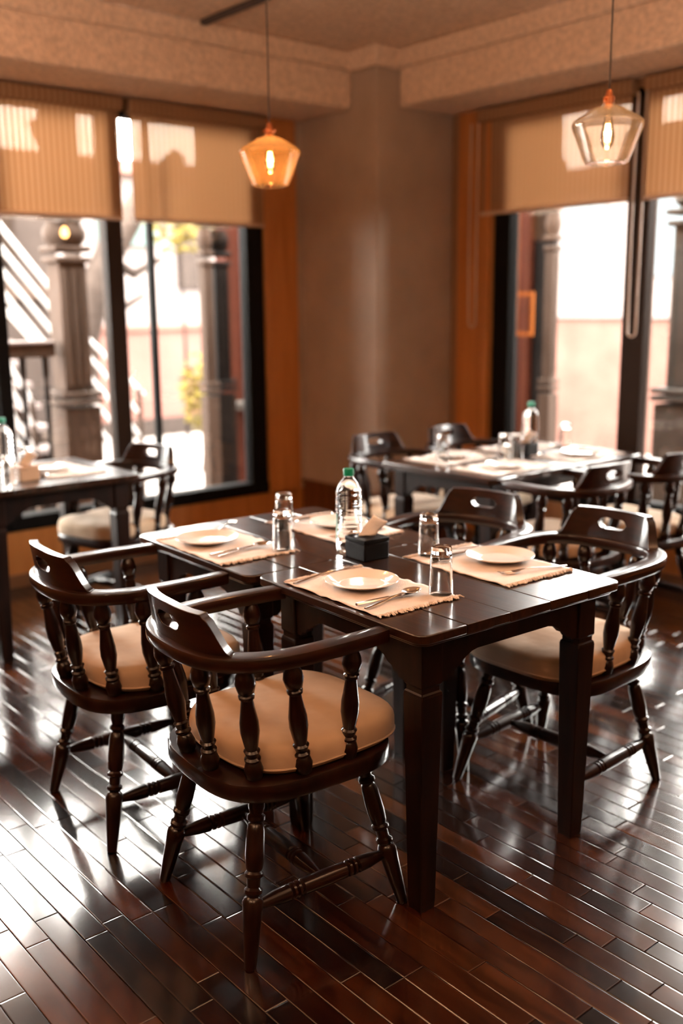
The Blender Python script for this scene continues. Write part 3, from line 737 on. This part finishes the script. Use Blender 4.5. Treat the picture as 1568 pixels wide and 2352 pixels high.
def make_bottle():
    t = thing('water_bottle', '', 'bottle')
    bm = bmesh.new(); P = [(0, .004), (.012, .001), (.030, 0), (.0375, .004), (.0402, .014), (.0402, .030)]
    z = .040
    for k in range(7):
        P += [(.0402, z - .006), (.0392, z - .002), (.0388, z), (.0392, z + .002), (.0402, z + .006)]; z += .0225
    P += [(.0400, .186), (.0385, .196), (.034, .210), (.026, .222), (.0175, .233), (.0135, .238), (.0135, .244), (0, .244)]
    lathe(bm, P, 40, cap=False); bmesh.ops.remove_doubles(bm, verts=bm.verts[:], dist=1e-7); link('body', bm, M_WATER, t, smooth=True)
    bm = bmesh.new(); lathe(bm, [(.0155, .240), (.0165, .241), (.0165, .259), (.0155, .262), (0, .262)], 28, cap=True); link('cap', bm, M_CAP, t, smooth=True, label='green screw cap')
    bm = bmesh.new()
    lab = []
    for i in range(9):
        th = radians(112 + i * 3.5); lab.append((th,))
    A = [bm.verts.new((.0408 * cos(a[0]), .0408 * sin(a[0]), .045)) for a in lab]; B = [bm.verts.new((.0408 * cos(a[0]), .0408 * sin(a[0]), .125)) for a in lab]
    for i in range(8): bm.faces.new((A[i], A[i + 1], B[i + 1], B[i]))
    link('label', bm, plain('bottle_label', (0.10, 0.24, 0.16), rough=0.5), t, smooth=True, label='narrow green side of the paper label')
    return t
def make_tissue_box(mat):
    t = thing('tissue_box', '', 'tissue box')
    s = .0475; bm = bmesh.new(); box(bm, -s, s, -s, s, 0, .052); link('body', bm, mat, t, bevel=.003)
    bm = bmesh.new(); box(bm, -s - .0012, s + .0012, -s - .0012, s + .0012, .052, .066); link('lid', bm, mat, t, bevel=.003)
    bm = bmesh.new(); box(bm, -.028, .028, -.006, .006, .0655, .0668); link('slot', bm, M_OUTDARK, t)
    bm = bmesh.new(); n = 8; G = []
    for i in range(n + 1):
        u = i / n; row = []
        for j in range(n + 1):
            v = j / n
            # folded sheet leaning to one side, a little curled
            a = (-.028 + .056 * u) * (1 - v) + (.016 + .042 * u) * v; z = .062 + .006 * u * (1 - v) + (.070 - .022 * u) * v
            x = a * .77 + .003 * sin(u * 6 + v * 2); y = -a * .64 + .003 * sin(v * 5)
            row.append(bm.verts.new((x, y, z)))
        G.append(row)
    for i in range(n):
        for j in range(n): bm.faces.new((G[i][j], G[i + 1][j], G[i + 1][j + 1], G[i][j + 1]))
    o = link('tissue', bm, M_PAPER, t, smooth=True, label='white folded tissue sticking out'); md = o.modifiers.new('solid', 'SOLIDIFY'); md.thickness = .0035
    return t
K = dict(mat=make_mat(), plate=make_plate(), tumbler=make_tumbler(), fork=make_fork(), knife=make_knife(), spoon=make_spoon(), bottle=make_bottle(), box=make_tissue_box(M_BOXB))
USED = set()
def put(kind, x, y, rz, label, cat, group, dz=0.0):
    o = K[kind]
    if kind in USED: o = copy_tree(o)
    USED.add(kind)
    o.location = (x, y, ZTAB + .0008 + dz); o.rotation_euler = (0, 0, rz)
    tag(o, label, cat, group); return o
MT = .0045      # top of a mat
def cut(kind, p, q, label, dz=MT):                        # cutlery from handle end p to tip q
    a = atan2(q[1] - p[1], q[0] - p[0]) - pi / 2
    o = put(kind, p[0], p[1], a, label, kind, 'steel cutlery', dz); o.scale = (1.08, 1.14 if kind != 'knife' else 1.0, 1.1); return o
def settle(centre, rz, where, side):
    put('mat', *centre, rz, 'cream woven placemat with fringed ends ' + where, 'placemat', 'cream placemats')
# front table, near setting
put('mat', *T2(.155, .375), TR, 'cream fringed placemat nearest the camera, under the near plate', 'placemat', 'cream placemats')
put('plate', *T2(.163, .418), 0, 'round cream plate nearest the camera with window reflections', 'plate', 'cream plates', MT)
cut('fork', T2(.022, .540), T2(.262, .578), 'steel fork left of the nearest plate')
cut('knife', T2(.027, .272), T2(.236, .262), 'steel knife right of the nearest plate')
cut('spoon', T2(.024, .234), T2(.262, .275), 'steel spoon leaning beside the near knife', MT + .002)
put('tumbler', *T2(.272, .222), 0, 'upside-down glass tumbler at the corner of the nearest placemat', 'glass', 'upturned tumblers', MT)
# front table, right setting
put('mat', *T2(.592, .362), TR + pi, 'cream fringed placemat at the right of the front table', 'placemat', 'cream placemats')
put('plate', *T2(.652, .367), 0, 'round cream plate at the right of the front table', 'plate', 'cream plates', MT)
cut('fork', T2(.742, .190), T2(.552, .240), 'steel fork lying right of the right-hand plate')
cut('knife', T2(.728, .480), T2(.520, .490), 'steel knife behind the right-hand plate')
cut('spoon', T2(.715, .515), T2(.530, .530), 'steel spoon beyond the knife at the right-hand plate')
put('tumbler', *T2(.527, .545), 0, 'upside-down glass tumbler at the left corner of the right placemat', 'glass', 'upturned tumblers', MT)
# joined table, left setting
put('mat', *T2(.115, 1.055), TR, 'cream fringed placemat on the far left of the joined tables', 'placemat', 'cream placemats')
put('plate', *T2(.098, 1.132), 0, 'round cream plate on the far left placemat', 'plate', 'cream plates', MT)
cut('fork', T2(.155, 1.200), T2(.262, 1.285), 'steel fork behind the far left plate')
cut('knife', T2(.005, .955), T2(.205, .975), 'steel knife right of the far left plate')
cut('spoon', T2(.015, .925), T2(.205, .960), 'steel spoon beside the far left knife', MT + .002)
put('tumbler', *T2(.224, .886), 0, 'upside-down glass tumbler before its twin, left of the bottle', 'glass', 'upturned tumblers', MT)
# joined table, far setting
put('mat', *T2(.545, 1.040), TR + pi, 'cream fringed placemat behind the water bottle', 'placemat', 'cream placemats')
put('plate', *T2(.575, 1.055), 0, 'round cream plate partly hidden by the water bottle', 'plate', 'cream plates', MT)
cut('fork', T2(.655, .900), T2(.480, .910), 'steel fork on the placemat behind the bottle')
cut('knife', T2(.660, 1.205), T2(.455, 1.200), 'steel knife at the far end of the placemat behind the bottle')
cut('spoon', T2(.640, 1.180), T2(.455, 1.175), 'steel spoon at the far end of the placemat behind the bottle')
put('tumbler', *T2(.400, 1.130), 0, 'upside-down glass tumbler standing behind its twin near the far placemat', 'glass', 'upturned tumblers', .0)
b = put('bottle', *T2(.375, .742), radians(30), 'clear water bottle with a green cap on the front tables', 'bottle', 'water bottles')
put('box', *T2(.377, .657), TR, 'black square tissue box with a tissue out, beside the front bottle', 'tissue box', 'tissue boxes')
# right background table
for (mx, my), w1, w2 in (((3.52, 3.03), 'near left', 0), ((4.08, 3.03), 'near right', 0), ((3.56, 3.38), 'far left', pi), ((4.08, 3.38), 'far right', pi)):
    put('mat', mx, my, pi / 2 + w2, 'blurred placemat at the %s of the right background table' % w1, 'placemat', 'cream placemats')
    put('plate', mx + .01, my + (.02 if w2 else -.02), 0, 'blurred plate at the %s of the right background table' % w1, 'plate', 'cream plates', MT)
    s = -1 if w2 else 1
    cut('fork', (mx - .14 * s, my - .10 * s), (mx - .145 * s, my + .09 * s), 'blurred fork at the %s of the right background table' % w1)
    cut('spoon', (mx + .14 * s, my - .10 * s), (mx + .145 * s, my + .08 * s), 'blurred spoon at the %s of the right background table' % w1)
for x, y, l in ((3.47, 3.37, 'blurred tumbler standing alone on the left of the background table'), (3.73, 3.20, 'left one of two blurred tumblers before the small dark tissue box'), (3.79, 3.17, 'right one of two blurred tumblers before the small dark tissue box'), (4.27, 3.25, 'blurred tumbler with the bright top before the right window')):
    put('tumbler', x, y, 0, l, 'glass', 'upturned tumblers')
put('bottle', 3.96, 3.23, 0, 'blurred water bottle on the right background table', 'bottle', 'water bottles')
put('box', 3.885, 3.20, .1, 'blurred dark tissue box on the right background table', 'tissue box', 'tissue boxes')
# left background table
put('mat', 1.95, 4.40, 0, 'blurred placemat on the left background table', 'placemat', 'cream placemats')
put('plate', 1.90, 4.43, 0, 'blurred plate on the left background table, before the window', 'plate', 'cream plates', MT)
cut('spoon', (1.99, 4.22), (1.86, 4.25), 'blurred spoon at the right of the plate on the left table')
put('tumbler', 1.64, 4.20, 0, 'blurred tumbler at the left edge of the photo before the bottle', 'glass', 'upturned tumblers')
put('tumbler', 1.80, 4.40, 0, 'blurred tumbler behind the tan box at the left', 'glass', 'upturned tumblers')
put('bottle', 1.72, 4.45, 0, 'blurred water bottle at the left edge of the photo', 'bottle', 'water bottles')
tb = make_tissue_box(M_BOXT); tb.location = (1.735, 4.265, ZTAB + .0008); tb.rotation_euler = (0, 0, .1); tag(tb, 'tan square box at the left edge of the photo on the left table', 'tissue box', 'tissue boxes')

# ------------------------------------------------------------------ pendant lamps
def pendant(label, loc, shade, watt, r=.120):
    t = thing('pendant_lamp', label, 'lamp', loc, 0, 'glass pendant lamps')
    k = r / .12
    prof = [(.055, -.098), (.070, -.094), (.076, -.084), (.117, .020), (.1195, .030), (.117, .040), (.108, .048), (.050, .082), (.024, .090), (.020, .098)]
    bm = bmesh.new(); lathe(bm, [(a * k, b * k) for a, b in prof], 48, cap=False); o = link('shade', bm, shade, t, smooth=True)
    md = o.modifiers.new('solid', 'SOLIDIFY'); md.thickness = .0025
    bm = bmesh.new(); lathe(bm, [(.016, .088), (.0175, .092), (.0175, .118), (.012, .124), (.009, .140), (0, .142)], 20); link('socket', bm, M_COPPER, t, smooth=True, label='copper lamp holder')
    bm = bmesh.new(); tube(bm, [(.014, 0, .112), (.026, 0, .116)], .006, 8); tube(bm, [(-.014, 0, .108), (-.026, 0, .110)], .005, 8); link('thumbscrew', bm, M_COPPER, t, smooth=True)
    bm = bmesh.new(); tube(bm, [(0, 0, .135), (0, 0, ZCEIL - loc[2] - .02)], .0030, 8); link('cord', bm, M_CORD, t)
    bm = bmesh.new(); lathe(bm, [(.045, ZCEIL - loc[2] - .022), (.048, ZCEIL - loc[2] - .018), (.048, ZCEIL - loc[2])], 20); link('canopy', bm, M_CORD, t, smooth=True)
    bm = bmesh.new(); lathe(bm, [(0, -.048), (.010, -.046), (.020, -.032), (.024, -.012), (.021, .012), (.014, .040), (.012, .086)], 20, cap=False); b = link('bulb', bm, M_BULB, t, smooth=True)
    bm = bmesh.new()
    for a in range(4): tube(bm, [(.006 * cos(a * pi / 2), .006 * sin(a * pi / 2), -.022), (.004 * cos(a * pi / 2), .004 * sin(a * pi / 2), .032)], .0034, 6)
    link('filament', bm, M_FIL, b)
    l = light('bulb_light', 'POINT', (loc[0], loc[1], loc[2] + .005), watt, (1.0, 0.58, 0.25), shadow_soft_size=.014)
    return t
pendant('amber glass pendant lamp hanging left of the column', (2.444, 3.333, 2.075), M_SHADE_A, 4.5)
pendant('clear glass pendant lamp hanging at the upper right', (2.966, 2.128, 2.070), M_SHADE_B, 4)

# ------------------------------------------------------------------ outdoors
GZ = -0.22
st(boxobj('ground', (-12, 30, -12, 30, GZ - 0.1, GZ), M_PAVE))
def out_post(name, label, x, y, h, w_, mat, mat2, group=None):
    """carved square veranda post: plinth, collars, fluted shaft, capital"""
    t = thing(name, label, 'post', (x, y, GZ), 0, group); z0 = -GZ
    def blk(nm, hw, a, b, m, bev=.01): return boxobj(nm, (-hw, hw, -hw, hw, a, b), m, t, bevel=bev)
    h2 = w_ / 2
    blk('plinth', h2 * 1.25, 0, z0 + .86, mat2)
    for z in (.88, .93): blk('collar', h2 * 1.38, z0 + z, z0 + z + .035, mat)
    blk('shaft', h2 * .92, z0 + .965, z0 + h - .62, mat)
    for k in (-1, 0, 1):
        boxobj('flute', (k * h2 * .58 - h2 * .16, k * h2 * .58 + h2 * .16, -h2 * 1.02, h2 * 1.02, z0 + 1.0, z0 + h - .66), mat, t, bevel=.006)
    for k, zz in enumerate((.62, .55, .34, .27)): blk('collar', h2 * (1.15 + .06 * k), z0 + h - zz, z0 + h - zz + .035, mat)
    bm = bmesh.new(); lathe(bm, [(h2 * .9, z0 + h - .52), (h2 * 1.30, z0 + h - .47), (h2 * 1.35, z0 + h - .42), (h2 * 1.0, z0 + h - .36)], 12); link('capital', bm, mat2, t, smooth=True)
    blk('capital_block', h2 * 1.45, z0 + h - .23, z0 + h, mat2)
    blk('upper_shaft', h2 * .9, z0 + h, z0 + 3.35, mat2)
    return t
out_post('veranda_post', 'thick carved brown timber post outside the left window, lamp glow near its top', 2.955, 6.32, 2.42, .21, M_OUTWOOD2, M_OUTWOOD2, 'carved veranda posts')
out_post('veranda_post', 'carved grey brown timber post outside, near the right jamb of the left window', 4.03, 6.32, 2.42, .085, M_OUTWOOD2, M_OUTWOOD2, 'carved veranda posts')
out_post('veranda_post', 'black carved timber post outside, beside the orange shop front', 4.20, 6.42, 2.42, .13, M_OUTDARK, M_OUTDARK, 'carved veranda posts')
out_post('veranda_post', 'slim carved timber post outside the right window, left of the bright view', 5.92, 4.675, 2.50, .085, M_OUTWOOD2, M_OUTWOOD2, 'carved veranda posts')
out_post('veranda_post', 'thick grey post outside at the right edge of the photo', 5.95, 3.50, 2.60, .30, M_DKSTONE, M_DKSTONE, 'carved veranda posts')
st(boxobj('veranda_beam', (-2, 6.15, 6.2, 6.44, 3.36, 3.6), M_OUTWOOD2)); st(boxobj('veranda_beam', (5.8, 6.1, -2, 6.18, 3.36, 3.6), M_OUTWOOD2))
# lit lamp bulb on the veranda post
bm = bmesh.new(); lathe(bm, [(0, -.036), (.018, -.030), (.026, -.010), (.021, .014), (.010, .032), (0, .036)], 16, cap=False)
o = link('outdoor_bulb', bm, M_BULBOUT, None, smooth=True); o.location = (2.885, 6.16, 1.985); tag(o, 'small glowing orange bulb on the thick carved post outdoors', 'lamp')
bm = bmesh.new(); tube(bm, [(0, 0, .028), (0, .01, .05), (0, .06, .055)], .005, 6); link('holder', bm, M_OUTDARK, o)
# staircase with sloping white rails
stair = thing('outdoor_staircase', 'outdoor staircase with white sloping rails behind the carved post', 'staircase', (0, 0, 0))
def bar(x0, z0, x1, z1, y, r=.017): 
    bm = bmesh.new(); tube(bm, [(x0, y, z0), (x1, y, z1)], r, 8); link('rail', bm, M_RAIL, stair, smooth=True)
for a in ((3.45, 1.43, 4.074, .805), (3.45, 1.312, 4.014, .665), (3.45, 1.16, 4.018, .469), (3.45, .98, 4.006, .320), (3.45, .80, 3.95, .20)): bar(*a, 7.4)
for a in ((2.60, 1.39, 2.90, .86), (2.60, 1.225, 2.90, .69), (2.60, 1.055, 2.90, .50), (2.60, .90, 2.90, .35), (2.60, .73, 2.90, .2)): bar(*a, 6.9, .018)
for a in ((2.30, 2.65, 3.12, 1.62), (2.30, 2.49, 3.12, 1.47), (2.30, 2.33, 3.12, 1.31), (2.30, 2.20, 3.02, 1.27), (2.30, 2.04, 2.98, 1.24)): bar(*a, 6.9, .021)
for x, z, y in ((4.03, .86, 7.4), (2.90, .9, 6.9), (2.30, 2.7, 6.9), (3.45, 1.5, 7.4)):
    boxobj('post', (x - .016, x + .016, y - .016, y + .016, GZ, z), M_OUTWOOD2, stair)
for k in range(12):
    z = -.05 + k * .178; boxobj('tread', (3.05 - k * .10 , 3.62 - k * .02, 7.75 + k * .12, 8.05 + k * .12, z, z + .045), M_OFFW, stair); boxobj('riser', (3.05 - k * .10, 3.62 - k * .02, 7.95 + k * .12, 8.0 + k * .12, z - .15, z), M_TREAD, stair)
boxobj('stringer', (3.62, 3.70, 7.6, 9.2, GZ, .4), M_OUTWOOD2, stair)
# veranda balustrade: flat handrail with turned balusters
bal = thing('balustrade', 'dark timber balustrade with thin balusters left of the carved post', 'railing', (0, 0, 0))
boxobj('handrail', (0.6, 2.81, 6.24, 6.36, 1.20, 1.285), M_OUTWOOD2, bal, bevel=.01); boxobj('rail_cap', (0.6, 2.81, 6.22, 6.38, 1.285, 1.305), M_OFFW, bal, bevel=.005)
boxobj('bottom_rail', (0.6, 2.81, 6.26, 6.34, -.05, .03), M_OUTWOOD2, bal)
for k in range(12):
    x = 2.755 - k * .155; bm = bmesh.new(); turned(bm, (x, 6.3, .03), (x, 6.3, 1.20), [(0, .022), (.1, .022), (.13, .012), (.2, .020), (.5, .013), (.8, .020), (.87, .012), (.9, .022), (1, .022)], 10); link('baluster', bm, M_OUTDARK, bal, smooth=True)
# tree
tree = thing('tree', 'leaning tree with a forked grey brown trunk outside the left window', 'tree', (4.32, 9.0, GZ))
bm = bmesh.new(); tube(bm, [(-.10, 0, 0), (-.05, 0, .8), (.02, 0, 1.45), (.16, 0, 1.9), (.38, 0, 2.3), (.70, 0, 2.75), (1.2, .1, 3.2)], [.20, .17, .15, .15, .14, .12, .09], 12); link('trunk', bm, M_BARK, tree, smooth=True)
bm = bmesh.new(); tube(bm, [(.02, 0, 1.45), (-.02, .1, 2.0), (.05, .1, 2.6), (-.3, .1, 3.4)], [.11, .09, .08, .05], 10); link('branch', bm, M_BARK, tree, smooth=True)
bm = bmesh.new(); tube(bm, [(.30, 0, 2.2), (.62, .05, 2.05), (.95, .1, 2.2)], [.07, .05, .03], 8); link('branch', bm, M_BARK, tree, smooth=True)
bm = bmesh.new(); tube(bm, [(.10, 0, 1.75), (.5, .1, 1.72), (.75, .1, 1.85)], [.05, .04, .02], 8); link('branch', bm, M_BARK, tree, smooth=True)
def foliage(name, parent, c, rad, n, size, mat, seed):
    rnd = random.Random(seed); bm = bmesh.new()
    for k in range(n):
        v = Vector((rnd.gauss(0, 1), rnd.gauss(0, 1), rnd.gauss(0, 1))).normalized() * rnd.random() ** .4
        p = Vector(c) + Vector((v.x * rad[0], v.y * rad[1], v.z * rad[2])); q = Matrix.Rotation(rnd.uniform(0, 6.28), 3, 'Z') @ Matrix.Rotation(rnd.uniform(0, 3.1), 3, 'X')
        s = size * rnd.uniform(.6, 1.2)
        vs = [bm.verts.new(p + q @ Vector(a)) for a in ((-s, 0, 0), (-s * .3, s * .4, 0), (s, 0, s * .15), (-s * .3, -s * .4, 0))]; bm.faces.new(vs)
    o = link(name, bm, mat, parent); o['kind'] = 'stuff'; return o
# potted shrubs with yellow leaves in front of the terracotta wall
for lab, x, y, z, r in (('tall yellow leaved shrub outside the left window, touching the blind', 5.62, 9.3, 2.35, (.42, .3, .30)), ('low yellow leaved shrub outside the left window beside the carved post', 5.62, 9.0, .62, (.22, .2, .42))):
    t = thing('yellow_shrub', lab, 'shrub', (x, y, GZ))
    bm = bmesh.new(); tube(bm, [(0, 0, 0), (.03, 0, (z - GZ) * .5), (0, 0, z - GZ)], [.025, .02, .01], 8); link('stem', bm, M_BARK, t)
    foliage('foliage', t, (0, 0, z - GZ), r, 420, .06, M_LEAF, int(z * 10))
# boundary walls and houses beyond
bw = tag(boxobj('boundary_wall', (3.6, 9.6, 12.0, 12.25, GZ, 1.20), M_TERRA), 'terracotta boundary wall across the yard outside the left window', 'wall')
boxobj('coping', (3.55, 9.65, 11.95, 12.30, 1.20, 1.27), M_TERRA2, bw); boxobj('plinth', (3.6, 9.6, 11.93, 12.0, GZ, .02), M_TREAD, bw)
hs = thing('teal_house', 'pale house with a teal panel beyond the terracotta wall', 'building', (0, 0, 0))
boxobj('wall', (4.0, 11.5, 14.5, 18, GZ, 3.5), M_OFFW, hs); boxobj('panel', (7.3, 8.3, 14.4, 14.5, 2.45, 3.1), M_TEAL, hs); boxobj('roof', (3.7, 11.8, 14.2, 18.3, 3.5, 3.7), M_TERRA, hs)
boxobj('window', (8.7, 9.3, 14.42, 14.5, 1.8, 2.9), M_TREAD, hs)
br = thing('brown_house', 'brown timber house behind the staircase', 'building', (0, 0, 0))
boxobj('wall', (1.6, 5.0, 10.6, 13, GZ, 1.6), M_TREAD, br); boxobj('beam', (1.5, 5.1, 10.5, 10.62, 1.6, 1.75), M_OUTWOOD2, br)
boxobj('upper_wall', (3.1, 4.9, 10.7, 13, 1.75, 3.1), M_TREAD, br); boxobj('window', (3.8, 4.4, 10.6, 10.7, 2.0, 2.9), M_OUTWOOD, br)
# orange and red shop front round the outside corner
sf = thing('shop_front', 'orange and red painted shop front outside, seen at the inner edges of both windows', 'shop front', (0, 0, 0))
boxobj('red_pier', (4.56, 4.70, 6.85, 7.0, GZ, 2.9), M_REDPAINT, sf); boxobj('orange_pier', (4.70, 4.80, 6.88, 7.0, GZ, 2.9), M_ORPAINT, sf); boxobj('dark_opening', (4.80, 6.35, 6.95, 7.05, GZ, 2.9), M_OUTDARK, sf)
boxobj('sill', (4.30, 4.9, 6.60, 6.84, .70, .75), M_DKSTONE, sf)
boxobj('orange_panel', (6.20, 6.30, 5.20, 6.95, GZ, 2.9), M_ORPAINT, sf); boxobj('red_panel', (6.18, 6.30, 5.105, 5.20, GZ, 2.9), M_REDPAINT, sf); boxobj('dark_door', (6.24, 6.30, 4.92, 5.105, GZ, 2.9), M_OUTDARK, sf)
fr = thing('orange_frame', 'orange rectangular metal frame outside the right window beside the red panel', 'frame', (0, 0.055, 0))
for d in ((5.69, 5.71, 4.60, 4.885, 1.562, 1.592), (5.69, 5.71, 4.60, 4.885, 1.282, 1.310), (5.69, 5.71, 4.862, 4.885, 1.31, 1.562), (5.69, 5.71, 4.60, 4.62, 1.31, 1.562)): boxobj('bar', d, M_NEON, fr)
boxobj('stand', (5.692, 5.708, 4.74, 4.756, GZ, 1.282), M_OUTDARK, fr)
pw = tag(boxobj('brick_wall', (10.0, 10.3, -4, 11.5, GZ, 1.33), M_TERRA2), 'pink brick wall outside the right window', 'wall')
bm = bmesh.new(); rnd = random.Random(5); pr_ = [(-4 + k * .25, 1.33 + .10 + rnd.uniform(0, .09)) for k in range(63)]
for (y0, h0), (y1, h1) in zip(pr_, pr_[1:]): box(bm, 9.96, 10.34, y0, y1, 1.33, h0)
o = link('rough_coping', bm, M_OFFW, pw); o['kind'] = 'stuff'
wh = thing('pale_house', 'pale house beyond the pink wall outside the right window', 'building', (0, 0, 0))
boxobj('wall', (14, 18, -3, 12, GZ, 3.4), M_OFFW, wh); boxobj('window', (13.95, 14, 8.2, 9.2, 1.9, 3.2), M_BLUE, wh); boxobj('window', (13.95, 14, 10.0, 10.8, 1.9, 3.2), M_BLUE, wh); boxobj('door', (13.95, 14, 6.2, 6.9, 0, 2.4), M_TREAD, wh)
boxobj('roof', (13.6, 18.3, -3.3, 12.3, 3.4, 3.6), M_TERRA, wh)
